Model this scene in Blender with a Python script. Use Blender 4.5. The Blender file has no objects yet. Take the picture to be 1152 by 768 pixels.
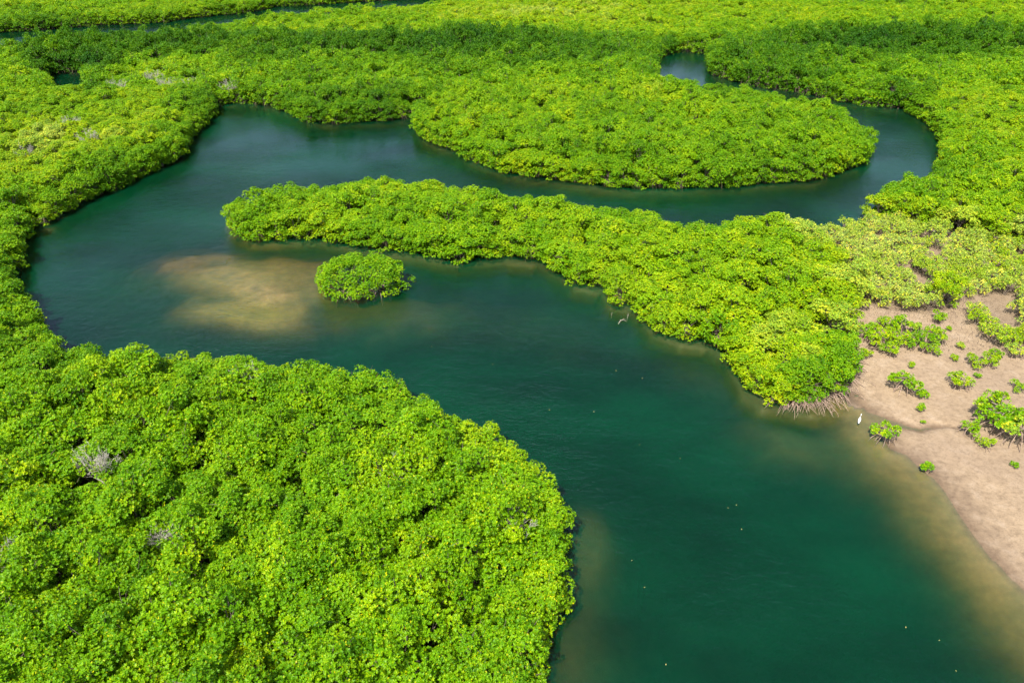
import bpy, math
import numpy as np
from mathutils import Vector
R_ = math.radians
rng = np.random.default_rng(7)
scene = bpy.context.scene
COL = scene.collection

# ------------------------------------------------------------------ camera model (drone 42 m above the water)
CAM_H, PITCH, FPX = 42.0, R_(33.0), 820.0
CP, SP = math.cos(PITCH), math.sin(PITCH)

def px(u, v, z=0.0):
    """photo pixel -> point on the level at height z"""
    x = (u - 576.0) / FPX; y = (384.0 - v) / FPX
    dz = y * CP - SP; dy = CP + y * SP
    t = (z - CAM_H) / dz
    return (x * t, dy * t)

def to_px(X, Y, Z=0.0):
    d = Y * CP - (Z - CAM_H) * SP
    u = 576 + FPX * X / d
    v = 384 - FPX * (Y * SP + (Z - CAM_H) * CP) / d
    return u, v, d

# ------------------------------------------------------------------ shorelines, as (u, v, height of the traced edge)
def Z(z, pts): return [(a, b, z) for a, b in pts]
main_channel = (
    Z(1.0, [(530,960),(575,820),(592,767),(614,742),(617,712),(622,689),(634,665),(637,639),(635,609),(638,585)]) +
    Z(2.2, [(641,575),(632,555),(611,532),(601,517),(591,508)]) +
    Z(3.4, [(571,486),(552,473),(531,463),(511,453),(484,443),(464,436),(451,423),(427,416),(407,411),(384,411),
            (363,401),(340,400),(310,402),(267,392),(220,389),(187,394),(163,392),(140,396),(117,388),(90,386),(70,383)]) +
    Z(1.5, [(50,376),(42,353),(28,333),(15,324),(14,299),(24,284),(24,266)]) +
    Z(0.3, [(40,254),(58,253),(78,238),(105,224),(135,211),(162,196),(182,188),(207,178),(211,164),(225,148),(238,134),
            (244,117),(275,115),(300,119),(325,127),(345,136),(372,139),(400,136),(444,135),(466,131),
            (467,143),(474,155),(494,165),(514,168),(524,178),(564,192),(591,197),(607,198),(644,204),(674,208),(717,211),
            (768,211),(805,209),(845,208),(885,204),(918,203),(941,194),(965,187),(980,173),(983,156)]) +
    Z(4.3, [(975,137),(955,121),(925,112),(880,103),(835,96),(789,91),(768,87),(741,81)]) +
    Z(0.3, [(738,72),(741,66),(754,60),(768,57),(793,60),(800,84),(850,98),(900,104),(955,115),(981,119),(1015,122),(1035,132),(1055,150),(1061,163),(1057,187)]) +
    Z(3.0, [(1051,197),(1021,203),(981,219),(970,232),(941,236),(895,238),(848,244),(815,247),(768,249),(744,240),(717,236),
            (671,233),(617,222),(597,219),(554,211),(537,217),(511,209),(481,204),(451,201),(424,200),(404,200),(384,207),
            (357,209),(320,214),(290,219),(277,224)]) +
    Z(0.3, [(257,238),(252,248),(257,259),(283,269),(313,269),(353,266),(377,271),(421,279),(451,281),(484,286),(517,291),
            (551,289),(571,288),(604,291),(624,303),(644,316),(677,323),(684,336),(711,344),(734,369),(767,381),(795,384),
            (821,403),(835,439),(858,453),(891,456),(925,462),(950,458)]) +
    Z(0.0, [(971,458),(981,473),(985,486),(1001,506),(1018,512),(1045,535),(1062,552),(1075,575),(1091,599),(1115,629),(1151,665),
            (1200,712),(1270,790),(1340,960)]))
far_channel = (Z(5.0, [(-160,57),(-60,49),(0,44),(67,38),(133,32),(200,27),(233,22)]) + Z(4.2, [(287,17),(320,12),(384,7),(450,3),(500,-1),(560,-5)]) +
               Z(0.3, [(560,-7),(500,-3),(440,0),(384,3),(310,7),(287,13),(213,20),(187,25),(110,28),(67,32),(0,36),(-60,40),(-160,47)]))
pond = Z(4.4, [(56,90),(75,92),(92,91)]) + Z(0.2, [(97,84),(85,82),(62,83),(54,86)])
top_pond = Z(2.0, [(930,5),(970,5),(1032,4)]) + Z(0.0, [(1032,1),(980,0),(930,2)])
POLYS = [np.array([px(*p) for p in poly]) for poly in (main_channel, far_channel, pond, top_pond)]
beach_line = np.array([px(*p) for p in Z(0.0, [(962,452),(971,458),(981,473),(985,486),(1001,506),(1018,512),(1045,535),(1062,552),(1075,575),
                        (1091,599),(1115,629),(1151,665),(1200,712),(1270,790),(1340,960)])])
SA = np.concatenate([p for p in POLYS]); SB = np.concatenate([np.roll(p, -1, 0) for p in POLYS])

def seg_dist(P, A, B):
    out = np.full(len(P), 1e9)
    for s in range(0, len(P), 20000):
        q = P[s:s+20000][:, None, :]
        d = B - A; L = (d**2).sum(1) + 1e-9
        t = np.clip(((q - A) * d).sum(2) / L, 0, 1)
        c = A + t[..., None] * d
        out[s:s+20000] = np.sqrt(((q - c)**2).sum(2)).min(1)
    return out

def inside(P, poly):
    x, y = P[:, 0], P[:, 1]; r = np.zeros(len(P), bool)
    a = poly; b = np.roll(poly, -1, 0)
    for (x1, y1), (x2, y2) in zip(a, b):
        if y1 == y2: continue
        c = ((y1 > y) != (y2 > y)) & (x < (x2 - x1) * (y - y1) / (y2 - y1) + x1)
        r ^= c
    return r

def sdist(P):
    """+ inland, - in the water"""
    w = np.zeros(len(P), bool)
    for p in POLYS: w |= inside(P, p)
    d = seg_dist(P, SA, SB)
    return np.where(w, -d, d)

def sstep(a, b, x):
    t = np.clip((x - a) / (b - a), 0, 1); return t * t * (3 - 2 * t)

def vnoise(P, scale, seed=0):
    """smooth value noise, 0..1"""
    q = P / scale; i = np.floor(q).astype(np.int64); f = q - i; f = f * f * (3 - 2 * f)
    def h(ix, iy):
        n = (ix * 374761393 + iy * 668265263 + seed * 974711) & 0x7fffffff
        n = ((n ^ (n >> 13)) * 1274126177) & 0x7fffffff
        return ((n ^ (n >> 16)) & 0xffff) / 65535.0
    a = h(i[:, 0], i[:, 1]); b = h(i[:, 0]+1, i[:, 1]); c = h(i[:, 0], i[:, 1]+1); d = h(i[:, 0]+1, i[:, 1]+1)
    return (a*(1-f[:,0])+b*f[:,0])*(1-f[:,1]) + (c*(1-f[:,0])+d*f[:,0])*f[:,1]

# open sand: pixel outline of the bare flat at the right (level 0)
sand_poly = np.array([px(*p) for p in [(952,392),(955,372),(948,352),(975,345),(1000,352),(1040,356),(1068,352),(1078,338),(1092,348),(1100,372),(1118,392),
                     (1170,400),(1400,420),(1500,700),(1400,960),(1340,960),(1270,790),(1151,665),(1075,575),(1018,512),(985,486),(971,458),(966,440),(975,425),(962,408)]])
sand_c = np.array(px(1060, 420))
# bars and shoals: (u, v, half width, half height, turn, depth of the bed there)
bars = [(295,318,150,48,4,1.05),(240,305,95,30,8,.50),(345,308,70,24,8,.55),(276,318,64,25,16,.20),(292,328,26,11,14,.07),(286,349,78,15,4,.26),(450,338,110,24,4,1.0),(425,346,60,13,3,.75),(370,283,70,12,8,1.35),
        (600,348,150,28,10,1.9),(664,612,36,58,0,.85),(650,725,62,80,0,1.25),(800,402,60,22,18,1.4),(900,486,70,20,15,.85)]
def ground_h(P, sd=None):
    P = np.asarray(P, float)
    if sd is None: sd = sdist(P)
    n1 = vnoise(P, 6.0, 1); n2 = vnoise(P, 1.7, 2); n3 = vnoise(P, 22., 3)
    db = seg_dist(P, beach_line[:-1], beach_line[1:])
    d = np.maximum(-sd, 0)
    bank = .55 + np.minimum(.9 * d, .9) + 2.6 * (1 - np.exp(-d / 5.0)) * (.85 + .3 * n3)
    beach = .20 * db + .10*(n2-.5)*sstep(0, 2, db) + 2.8 * sstep(2.0, 9.0, db + 3.0 * (n1 - .5) + 1.5*(n3-.5)) + .05 * (n2 - .5) * sstep(0, 3, db)
    dep = np.minimum(bank, beach + .02)
    u, v, dd = to_px(P[:, 0], P[:, 1]); 
    wu = (vnoise(P, 5.5, 31) - .5)*.45 + (vnoise(P, 2.2, 32) - .5)*.25 + (vnoise(P, 14., 33) - .5)*.25
    for (bu, bv, ru, rv, a, dt) in bars:
        c, s = math.cos(R_(a)), math.sin(R_(a))
        du, dv = u - bu, v - bv
        e = np.sqrt(((du*c + dv*s)/ru)**2 + ((-du*s + dv*c)/rv)**2) + wu
        k = np.where(P[:, 1] > 5, sstep(1.65, .12, e) , 0)
        dep = np.where(dep > dt, dep*(1-k) + (dt + .05*(n2-.5))*k, dep)
    dep = np.maximum(dep, .01)
    land = -.45 + .65 * sstep(.0, 3.2, sd) + .05 * (n2 - .5) * sstep(.5, 2, sd)
    inb = inside(P, sand_poly)
    sandh = .10 * (1 - np.exp(-db / 1.2)) + .022 * db + .06 * (n1 - .5) * sstep(0, 4, db) + .03 * (n3 - .5) * sstep(0, 4, db)
    k = np.where(inb | (db < 1.0), 1.0, 0.0)
    h = np.where(sd > 0, np.where(k > 0, sandh, land), -dep)
    return h
creek = np.array([px(*p) for p in [(985,470),(1000,474),(1018,480),(1034,484),(1050,481),(1066,480),(1082,484),(1100,492)]])
def carve(P, h):
    d = seg_dist(P, creek[:-1], creek[1:])
    t = np.clip((P[:, 0] - creek[0, 0]) / (creek[-1, 0] - creek[0, 0]), 0, 1)
    w = .75 * (1 - .72 * t)
    k = np.exp(-(d / w)**2)
    return np.where(h > -0.05, h * (1 - k) + (-.05 + .06 * t) * k, h)
def gh(x, y): 
    P = np.array([[x, y]]); return float(carve(P, ground_h(P))[0])

# ------------------------------------------------------------------ materials
def mat(name):
    m = bpy.data.materials.new(name); m.use_nodes = True; nt = m.node_tree; nt.nodes.clear()
    out = nt.nodes.new('ShaderNodeOutputMaterial'); return m, nt, out
def N(nt, t, **kw):
    n = nt.nodes.new(t)
    for k, v in kw.items():
        if k.startswith('i_'):
            key = k[2:]; key = int(key) if key.isdigit() else key.replace('_', ' ')
            n.inputs[key].default_value = v
        else: setattr(n, k, v)
    return n
def math_n(nt, op, a, b=None, c=None):
    n = nt.nodes.new('ShaderNodeMath'); n.operation = op
    for i, x in enumerate((a, b, c)):
        if x is None: continue
        if hasattr(x, 'is_output') or isinstance(x, bpy.types.NodeSocket): nt.links.new(x, n.inputs[i])
        else: n.inputs[i].default_value = x
    return n.outputs[0]
def ramp(nt, fac, stops, interp='LINEAR'):
    n = nt.nodes.new('ShaderNodeValToRGB'); n.color_ramp.interpolation = interp
    el = n.color_ramp.elements
    while len(el) < len(stops): el.new(.5)
    for e, (p, c) in zip(el, stops): e.position = p; e.color = (*c, 1)
    nt.links.new(fac, n.inputs[0]); return n.outputs[0]
def mixc(nt, fac, a, b, blend='MIX'):
    n = nt.nodes.new('ShaderNodeMix'); n.data_type = 'RGBA'; n.blend_type = blend
    for s, x in ((n.inputs[0], fac), (n.inputs[6], a), (n.inputs[7], b)):
        if isinstance(x, bpy.types.NodeSocket): nt.links.new(x, s)
        elif isinstance(x, (int, float)): s.default_value = x
        else: s.default_value = (*x, 1)
    return n.outputs[2]

def leaf_material():
    m, nt, out = mat('mangrove_leaf'); L = nt.links.new
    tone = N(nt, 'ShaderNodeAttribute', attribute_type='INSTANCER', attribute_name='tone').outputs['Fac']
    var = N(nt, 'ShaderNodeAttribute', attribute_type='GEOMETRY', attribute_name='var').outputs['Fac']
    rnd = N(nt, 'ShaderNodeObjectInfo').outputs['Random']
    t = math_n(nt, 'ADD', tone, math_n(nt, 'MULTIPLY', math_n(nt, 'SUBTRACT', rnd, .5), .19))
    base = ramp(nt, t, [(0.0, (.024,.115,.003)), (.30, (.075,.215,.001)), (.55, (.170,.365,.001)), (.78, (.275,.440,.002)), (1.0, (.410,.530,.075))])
    # leaf to leaf: old deep leaves, fresh ones, a few yellow ones
    lv = ramp(nt, var, [(0.0, (.30,.45,.8)), (.45, (.80,.88,1.)), (.75, (1.34,1.10,1.0)), (.955, (1.75,1.25,1.0)), (.985, (2.6,1.45,1.2)), (1.0, (2.9,1.2,2.0))])
    col = mixc(nt, 1.0, base, lv, 'MULTIPLY')
    p = N(nt, 'ShaderNodeBsdfPrincipled', i_Roughness=.48)
    p.inputs['Specular IOR Level'].default_value = .18
    L(col, p.inputs['Base Color'])
    tr = N(nt, 'ShaderNodeBsdfTranslucent')
    tc = mixc(nt, 1.0, col, (1.35, 1.15, .5), 'MULTIPLY'); L(tc, tr.inputs[0])
    mx = N(nt, 'ShaderNodeMixShader', i_0=.30); L(p.outputs[0], mx.inputs[1]); L(tr.outputs[0], mx.inputs[2])
    L(mx.outputs[0], out.inputs[0]); return m

def bark_material(name, a, b, sc=6):
    m, nt, out = mat(name); L = nt.links.new
    tc = N(nt, 'ShaderNodeTexCoord')
    n = N(nt, 'ShaderNodeTexNoise', i_Scale=sc, i_Detail=5.0); L(tc.outputs['Object'], n.inputs[0])
    c = ramp(nt, n.outputs[0], [(.35, a), (.65, b)])
    p = N(nt, 'ShaderNodeBsdfPrincipled', i_Roughness=.85); L(c, p.inputs['Base Color'])
    L(p.outputs[0], out.inputs[0]); return m

def ground_material():
    m, nt, out = mat('tidal_sand'); L = nt.links.new
    pos = N(nt, 'ShaderNodeNewGeometry').outputs['Position']
    sep = N(nt, 'ShaderNodeSeparateXYZ'); L(pos, sep.inputs[0]); z = sep.outputs[2]
    sandy = N(nt, 'ShaderNodeAttribute', attribute_name='sandy').outputs['Fac']
    algae = N(nt, 'ShaderNodeAttribute', attribute_name='algae').outputs['Fac']
    def noise(s, d=6, r=.6):
        n = N(nt, 'ShaderNodeTexNoise', i_Scale=s, i_Detail=float(d), i_Roughness=r); L(pos, n.inputs[0]); return n.outputs[0]
    n_big, n_mid, n_fine = noise(.12), noise(.9), noise(9., 8, .7)
    dry = ramp(nt, n_mid, [(.30, (.225,.158,.094)), (.52, (.270,.193,.116)), (.72, (.300,.224,.148))])
    dry = mixc(nt, math_n(nt, 'MULTIPLY', ramp(nt, n_big, [(.42, (0,0,0)), (.62, (1,1,1))]), .35), dry, (.185,.130,.088))
    wetf = N(nt, 'ShaderNodeMapRange'); wetf.inputs[1].default_value = .02; wetf.inputs[2].default_value = .17
    L(math_n(nt, 'ADD', z, math_n(nt, 'MULTIPLY', math_n(nt, 'SUBTRACT', n_mid, .5), .12)), wetf.inputs[0])
    wet = mixc(nt, 1.0, dry, (.60,.56,.52), 'MULTIPLY')
    sand = mixc(nt, wetf.outputs[0], wet, dry)
    # grains, shell grit and leaf litter
    sand = mixc(nt, 1.0, sand, ramp(nt, n_fine, [(.28, (.78,.78,.78)), (.5, (1,1,1)), (.78, (1.12,1.12,1.12))]), 'MULTIPLY')
    sand = mixc(nt, 1.0, sand, ramp(nt, noise(2.8, 5, .65), [(.32, (.74,.72,.70)), (.5, (1,1,1)), (.7, (1.10,1.10,1.10))]), 'MULTIPLY')
    litter = ramp(nt, noise(14., 3, .5), [(.68, (0,0,0)), (.72, (1,1,1))])
    sand = mixc(nt, math_n(nt, 'MULTIPLY', litter, .5), sand, (.10,.07,.045))
    mud = ramp(nt, n_mid, [(.3, (.022,.017,.012)), (.7, (.055,.040,.027))])
    bed = ramp(nt, n_mid, [(.25, (.22,.140,.055)), (.55, (.33,.215,.085)), (.8, (.42,.275,.12))])
    bed = mixc(nt, math_n(nt, 'MULTIPLY', ramp(nt, n_fine, [(.56, (0,0,0)), (.68, (1,1,1))]), .25), bed, (.12,.10,.05))
    bed = mixc(nt, math_n(nt, 'MULTIPLY', algae, ramp(nt, n_mid, [(.25, (.55,.55,.55)), (.6, (1,1,1))])), bed, (.25,.22,.03))
    bs = N(nt, 'ShaderNodeAttribute', attribute_name='bedsand').outputs['Fac']
    silt = ramp(nt, n_mid, [(.3, (.05,.055,.03)), (.7, (.09,.085,.045))])
    weed = ramp(nt, noise(.42, 6, .7), [(.44, (0,0,0)), (.60, (1,1,1))])
    bed = mixc(nt, math_n(nt, 'MULTIPLY', weed, .36), bed, (.10,.095,.04))
    bed = mixc(nt, bs, silt, bed)
    land = mixc(nt, sandy, mud, sand)
    under = N(nt, 'ShaderNodeMapRange'); under.inputs[1].default_value = -.10; under.inputs[2].default_value = .0; L(z, under.inputs[0])
    col = mixc(nt, under.outputs[0], bed, land)
    p = N(nt, 'ShaderNodeBsdfPrincipled'); L(col, p.inputs['Base Color'])
    rr = N(nt, 'ShaderNodeMapRange'); rr.inputs[3].default_value = .45; rr.inputs[4].default_value = .95; L(wetf.outputs[0], rr.inputs[0]); L(rr.outputs[0], p.inputs['Roughness'])
    bp = N(nt, 'ShaderNodeBump', i_Strength=.5, i_Distance=.05); L(math_n(nt, 'ADD', n_fine, math_n(nt, 'MULTIPLY', n_mid, 1.5)), bp.inputs['Height']); L(bp.outputs[0], p.inputs['Normal'])
    L(p.outputs[0], out.inputs[0]); return m

def water_material():
    m, nt, out = mat('channel_water'); L = nt.links.new
    pos = N(nt, 'ShaderNodeNewGeometry').outputs['Position']
    mp = N(nt, 'ShaderNodeMapping'); mp.inputs['Scale'].default_value = (1.0, 1.7, 1.0); mp.inputs['Rotation'].default_value = (0, 0, .3); L(pos, mp.inputs[0])
    def noise(s, d, src):
        n = N(nt, 'ShaderNodeTexNoise', i_Scale=s, i_Detail=float(d), i_Roughness=.55); L(src, n.inputs[0]); return n.outputs[0]
    rip = math_n(nt, 'ADD', noise(1.9, 4, mp.outputs[0]), math_n(nt, 'MULTIPLY', noise(.55, 2, mp.outputs[0]), 1.6)); gust = ramp(nt, noise(.035, 3, pos), [(.40, (.25,.25,.25)), (.62, (1,1,1))])
    bp = N(nt, 'ShaderNodeBump', i_Distance=.22); L(rip, bp.inputs['Height']); L(math_n(nt, 'MULTIPLY', gust, .55), bp.inputs['Strength'])
    fr = N(nt, 'ShaderNodeFresnel', i_IOR=1.38); L(bp.outputs[0], fr.inputs['Normal'])
    gl = N(nt, 'ShaderNodeBsdfGlossy', i_Roughness=.06); L(bp.outputs[0], gl.inputs['Normal'])
    tr = N(nt, 'ShaderNodeBsdfTransparent')
    df = N(nt, 'ShaderNodeBsdfDiffuse'); df.inputs[0].default_value = (.000,.185,.064,1)      # suspended silt
    mud = N(nt, 'ShaderNodeMixShader'); tb = N(nt, 'ShaderNodeMapRange'); tb.inputs[1].default_value = .36; tb.inputs[2].default_value = .64; tb.inputs[3].default_value = .075; tb.inputs[4].default_value = .155; L(noise(.045, 4, mp.outputs[0]), tb.inputs[0]); L(tb.outputs[0], mud.inputs[0]); L(tr.outputs[0], mud.inputs[1]); L(df.outputs[0], mud.inputs[2])
    mx = N(nt, 'ShaderNodeMixShader'); L(fr.outputs[0], mx.inputs[0]); L(mud.outputs[0], mx.inputs[1]); L(gl.outputs[0], mx.inputs[2])
    va = N(nt, 'ShaderNodeVolumeAbsorption', i_Density=1.0); va.inputs[0].default_value = (0.45, .38, .00, 1)
    L(mx.outputs[0], out.inputs['Surface']); L(va.outputs[0], out.inputs['Volume'])
    return m

def plain(name, c, rough=.7):
    m, nt, out = mat(name); L = nt.links.new
    tc = N(nt, 'ShaderNodeTexCoord'); n = N(nt, 'ShaderNodeTexNoise', i_Scale=12.0, i_Detail=4.0); L(tc.outputs['Object'], n.inputs[0])
    cc = ramp(nt, n.outputs[0], [(.3, tuple(x*.8 for x in c)), (.7, c)])
    p = N(nt, 'ShaderNodeBsdfPrincipled', i_Roughness=rough); L(cc, p.inputs['Base Color']); L(p.outputs[0], out.inputs[0]); return m

M_LEAF = leaf_material()
M_BARK = bark_material('mangrove_bark', (.10,.075,.05), (.22,.175,.13))
M_ROOT = bark_material('root_bark', (.17,.115,.08), (.40,.285,.21), 4)
M_DEAD = bark_material('bleached_wood', (.26,.235,.19), (.55,.51,.43), 5)
M_GROUND = ground_material(); M_WATER = water_material()

# ------------------------------------------------------------------ mesh builders
def make_mesh(name, V, F, material, attrs=None):
    """F: (n,k) index array"""
    me = bpy.data.meshes.new(name); V = np.asarray(V, np.float32); F = np.asarray(F, np.int32)
    k = F.shape[1]
    me.vertices.add(len(V)); me.vertices.foreach_set('co', V.ravel())
    me.loops.add(F.size); me.loops.foreach_set('vertex_index', F.ravel())
    me.polygons.add(len(F)); me.polygons.foreach_set('loop_start', np.arange(0, F.size, k, dtype=np.int32))
    me.polygons.foreach_set('loop_total', np.full(len(F), k, np.int32))
    me.update(calc_edges=True)
    for n, (dom, data) in (attrs or {}).items():
        a = me.attributes.new(n, 'FLOAT', dom); a.data.foreach_set('value', np.asarray(data, np.float32))
    if material: me.materials.append(material)
    return me

def unit(a): return a / (np.linalg.norm(a, axis=-1, keepdims=True) + 1e-9)

def leaves_mesh(name, lobes, leaf, dens, r, per=6, bottom=-.25, var_shift=0):
    """lobes (n,4): centre + radius. Rosettes of leaves over the lobes' outer surface."""
    pos, nrm, lv = [], [], []
    for i, (cx, cy, cz, cr) in enumerate(lobes):
        n = int(dens * cr * cr * 4 * math.pi * .75)
        d = unit(r.normal(size=(n, 3))); d = d[d[:, 2] > bottom + r.uniform(-.25, .25, len(d))]
        # uneven outline: pushed in and out, some leaves well inside
        bump = 1 + .16 * np.sin(d[:, 0]*5 + i) * np.cos(d[:, 1]*6 + 2*i) 
        rad = cr * bump * (1 - .30 * r.random(len(d))**2.2)
        q = np.array([cx, cy, cz]) + d * rad[:, None] * np.array([1, 1, .85])
        pos.append(q); nrm.append(d); lv.append(np.full(len(d), r.normal(0, .13)))
    pos = np.concatenate(pos); nrm = np.concatenate(nrm); lv = np.concatenate(lv)
    keep = np.ones(len(pos), bool)
    for (cx, cy, cz, cr) in lobes:
        keep &= (((pos - (cx, cy, cz)) / np.array([1, 1, .85]))**2).sum(1) > (cr * .62)**2
    pos, nrm, lv = pos[keep], nrm[keep], lv[keep]; n = len(pos)
    ax = unit(nrm * .75 + np.array([0, 0, .55]) + r.normal(0, .28, (n, 3)))
    t = unit(np.cross(ax, r.normal(size=(n, 3)))); b = np.cross(ax, t)
    cv = r.random(n)
    Vs, vv = [], []
    for j in range(per):
        a = 2*math.pi*j/per + r.uniform(-.3, .3, n) + cv*6
        e = (.15 + .75 * r.random(n))          # lift of this leaf from the rosette's plane
        d = unit(np.cos(a)[:, None]*t + np.sin(a)[:, None]*b) * np.cos(e)[:, None] + ax * np.sin(e)[:, None]
        s = unit(np.cross(d, ax)); l = leaf * r.uniform(.75, 1.2, n)[:, None]; w = l * .46
        up = unit(np.cross(s, d))
        Vs.append(np.stack([pos, pos + d*l*.55 + s*w*.5 - up*l*.05, pos + d*l, pos + d*l*.55 - s*w*.5 - up*l*.05], 1))
        vv.append(np.clip(.5 + lv + r.normal(0, .17, n) + var_shift, 0, .97))
    V = np.concatenate(Vs).reshape(-1, 3); vr = np.concatenate(vv)
    yl = r.random(len(vr)); vr = np.where(yl > .975, .985 + .015 * r.random(len(vr)), vr)
    F = np.arange(len(V)).reshape(-1, 4)
    return make_mesh(name, V, F, M_LEAF, {'var': ('FACE', vr)})

def tubes_mesh(name, paths, material, sides=5):
    """paths: list of (points (k,3), radii (k,))"""
    Vs, Fs, o = [], [], 0
    for P, rad in paths:
        P = np.asarray(P, float); rad = np.asarray(rad, float); k = len(P)
        T = unit(np.gradient(P, axis=0)); ref = np.array([.31, .17, .93]) if abs(T[0] @ np.array([.31, .17, .93])) < .9 else np.array([1., 0, 0])
        A = unit(np.cross(T, ref)); B = np.cross(T, A)
        an = np.linspace(0, 2*math.pi, sides, endpoint=False)
        ring = P[:, None] + rad[:, None, None] * (np.cos(an)[None, :, None]*A[:, None] + np.sin(an)[None, :, None]*B[:, None])
        Vs.append(ring.reshape(-1, 3))
        for i in range(k-1):
            for s in range(sides):
                s2 = (s+1) % sides
                Fs.append((o+i*sides+s, o+i*sides+s2, o+(i+1)*sides+s2, o+(i+1)*sides+s))
        o += k * sides
    me = make_mesh(name, np.concatenate(Vs), Fs, material); me.polygons.foreach_set('use_smooth', np.ones(len(me.polygons), bool)); return me

def bez(p0, p1, p2, k=6):
    t = np.linspace(0, 1, k)[:, None]; p0, p1, p2 = map(np.asarray, (p0, p1, p2))
    return (1-t)**2*p0 + 2*t*(1-t)*p1 + t*t*p2

def crown_lobes(r, R, H, zc, n, skirt=0, lr=(.42, .78), squash=1.0):
    """boughs spread over a dome, each a mound of small leaf clumps"""
    L = []; k = max(3, n // 6); ph0 = r.uniform(0, 6.28)
    for i in range(k):
        q = math.sqrt((i + .5) / k); ph = ph0 + i * 2.39996 + r.uniform(-.35, .35); b = R * r.uniform(.30, .45)
        bx, by = math.cos(ph)*q*(R-b*.6), math.sin(ph)*q*(R-b*.6)*squash
        bz = zc + (H - zc) * (math.sqrt(max(0, 1 - (q*.88)**2)) * r.uniform(.50, 1.10)) - b*.55
        for j in range(6 + (i % 3)):
            el = math.asin(r.uniform(-.25, 1)); p2 = r.uniform(0, 6.28); c = r.uniform(*lr) * .82
            L.append((bx + math.cos(p2)*math.cos(el)*b*.66, by + math.sin(p2)*math.cos(el)*b*.66, bz + math.sin(el)*b*.8, c))
    for i in range(skirt):
        ph = 2*math.pi*(i + r.random())/skirt; rr = R * r.uniform(.62, .98); c = r.uniform(.36, .56)
        L.append((math.cos(ph)*rr, math.sin(ph)*rr*squash, r.uniform(.30, 1.15) if i % 2 else r.uniform(1.1, 2.1), c))
    return np.array(L)

def trunk_paths(r, lobes, H, base_r=.11, n=9, zfork=.9):
    P = []; stems = int(r.integers(2, 4))
    bases = [(r.uniform(-.25, .25), r.uniform(-.25, .25)) for _ in range(stems)]
    idx = r.permutation(len(lobes))[:n]
    for s, (bx, by) in enumerate(bases):
        top = np.array([bx*3.0, by*3.0, H*.62])
        P.append((bez((bx*.7, by*.7, -.25), (bx*.8, by*.8, H*.3), top, 6), np.linspace(base_r, base_r*.45, 6)))
    for j, i in enumerate(idx):
        bx, by = bases[j % stems]; c = lobes[i]
        p0 = np.array([bx*1.5, by*1.5, zfork + .4*r.random()]); p2 = c[:3] + np.array([0, 0, c[3]*.3]); p1 = (p0 + p2)/2 + np.array([c[0]*.15, c[1]*.15, -.15])
        P.append((bez(p0, p1, p2, 6), np.linspace(base_r*.5, .014, 6)))
        for _ in range(3):
            q0 = p1*.3 + p2*.7; q2 = q0 + r.normal(0, .085*H, 3) + np.array([0, 0, .055*H])
            P.append((bez(q0, (q0+q2)/2 + r.normal(0, .06, 3), q2, 4), np.linspace(.022, .007, 4)))
    return P

def root_paths(r, n, R0, R1, hz=(.5, 1.1), rad=.03, depth=-.45, ph0=0, ph1=2*math.pi):
    P = []
    for i in range(n):
        ph = ph0 + (ph1-ph0)*(i + r.random())/n; rr = r.uniform(R0, R1); h = r.uniform(*hz); s = r.uniform(.05, .3)
        p0 = (math.cos(ph)*s, math.sin(ph)*s, h); p1 = (math.cos(ph)*rr*.75, math.sin(ph)*rr*.75, h*1.05); p2 = (math.cos(ph+r.normal(0,.1))*rr, math.sin(ph+r.normal(0,.1))*rr, depth)
        P.append((bez(p0, p1, p2, 7), np.linspace(rad*1.1, rad*.6, 7)))
        if r.random() < .5:
            q0 = bez(p0, p1, p2, 7)[3]; q2 = (q0[0]+r.normal(0,.3), q0[1]+r.normal(0,.3), depth)
            P.append((bez(q0, (np.array(q0)+q2)/2 + (0, 0, .2), q2, 5), np.linspace(rad*.7, rad*.45, 5)))
    return P

# ------------------------------------------------------------------ scene object helpers
def empty(name, loc, rz=0, sc=1.0):
    o = bpy.data.objects.new(name, None); COL.objects.link(o); o.location = loc; o.rotation_euler = (0, 0, rz)
    o.scale = (sc, sc, sc) if isinstance(sc, (int, float)) else sc; o.empty_display_size = .3; return o
def tag(o, label=None, cat=None, group=None, kind=None):
    for k, v in (('label', label), ('category', cat), ('group', group), ('kind', kind)):
        if v: o[k] = v
def part(name, me, parent):
    o = bpy.data.objects.new(name, me); COL.objects.link(o); o.parent = parent; return o

# ------------------------------------------------------------------ ground sheet
def axis(lo, hi, fine_lo, fine_hi, fine, grow=1.18):
    a = list(np.arange(fine_lo, fine_hi + fine, fine)); s = fine; x = fine_lo
    while x > lo: s *= grow; x -= s; a.insert(0, x)
    s = fine; x = a[-1]
    while x < hi: s *= grow; x += s; a.append(x)
    return np.array(a)
def yaxis():
    a = [-4000, -1500, -500, -200, -80, -30, -10]; y = 0.0
    while y < 4500:
        a.append(y); y += .30 if y < 80 else min(max(.30, (y - 60) * .016), 400)
        if y > 420: y += (y - 420) * .3
    return np.array(a)
xs = np.concatenate([axis(-4500, 0, -95, 95, .42)[lambda_ := slice(None)]]) if False else axis(-4500, 4500, -95, 95, .42, 1.05)
ys = yaxis()
GX, GY = np.meshgrid(xs, ys); GP = np.stack([GX.ravel(), GY.ravel()], 1)
sd_g = np.full(len(GP), 9.0); near = (np.abs(GP[:, 0]) < 420) & (GP[:, 1] > 3) & (GP[:, 1] < 430)
sd_g[near] = sdist(GP[near])
hz = np.full(len(GP), .2); hz[near] = carve(GP[near], ground_h(GP[near], sd_g[near]))
sandy = np.zeros(len(GP)); ins = inside(GP, sand_poly)
d_s = seg_dist(GP[near], sand_poly, np.roll(sand_poly, -1, 0)); sandy[near] = np.where(ins[near], 1.0, np.clip(1 - d_s/2.0, 0, 1))
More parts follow.
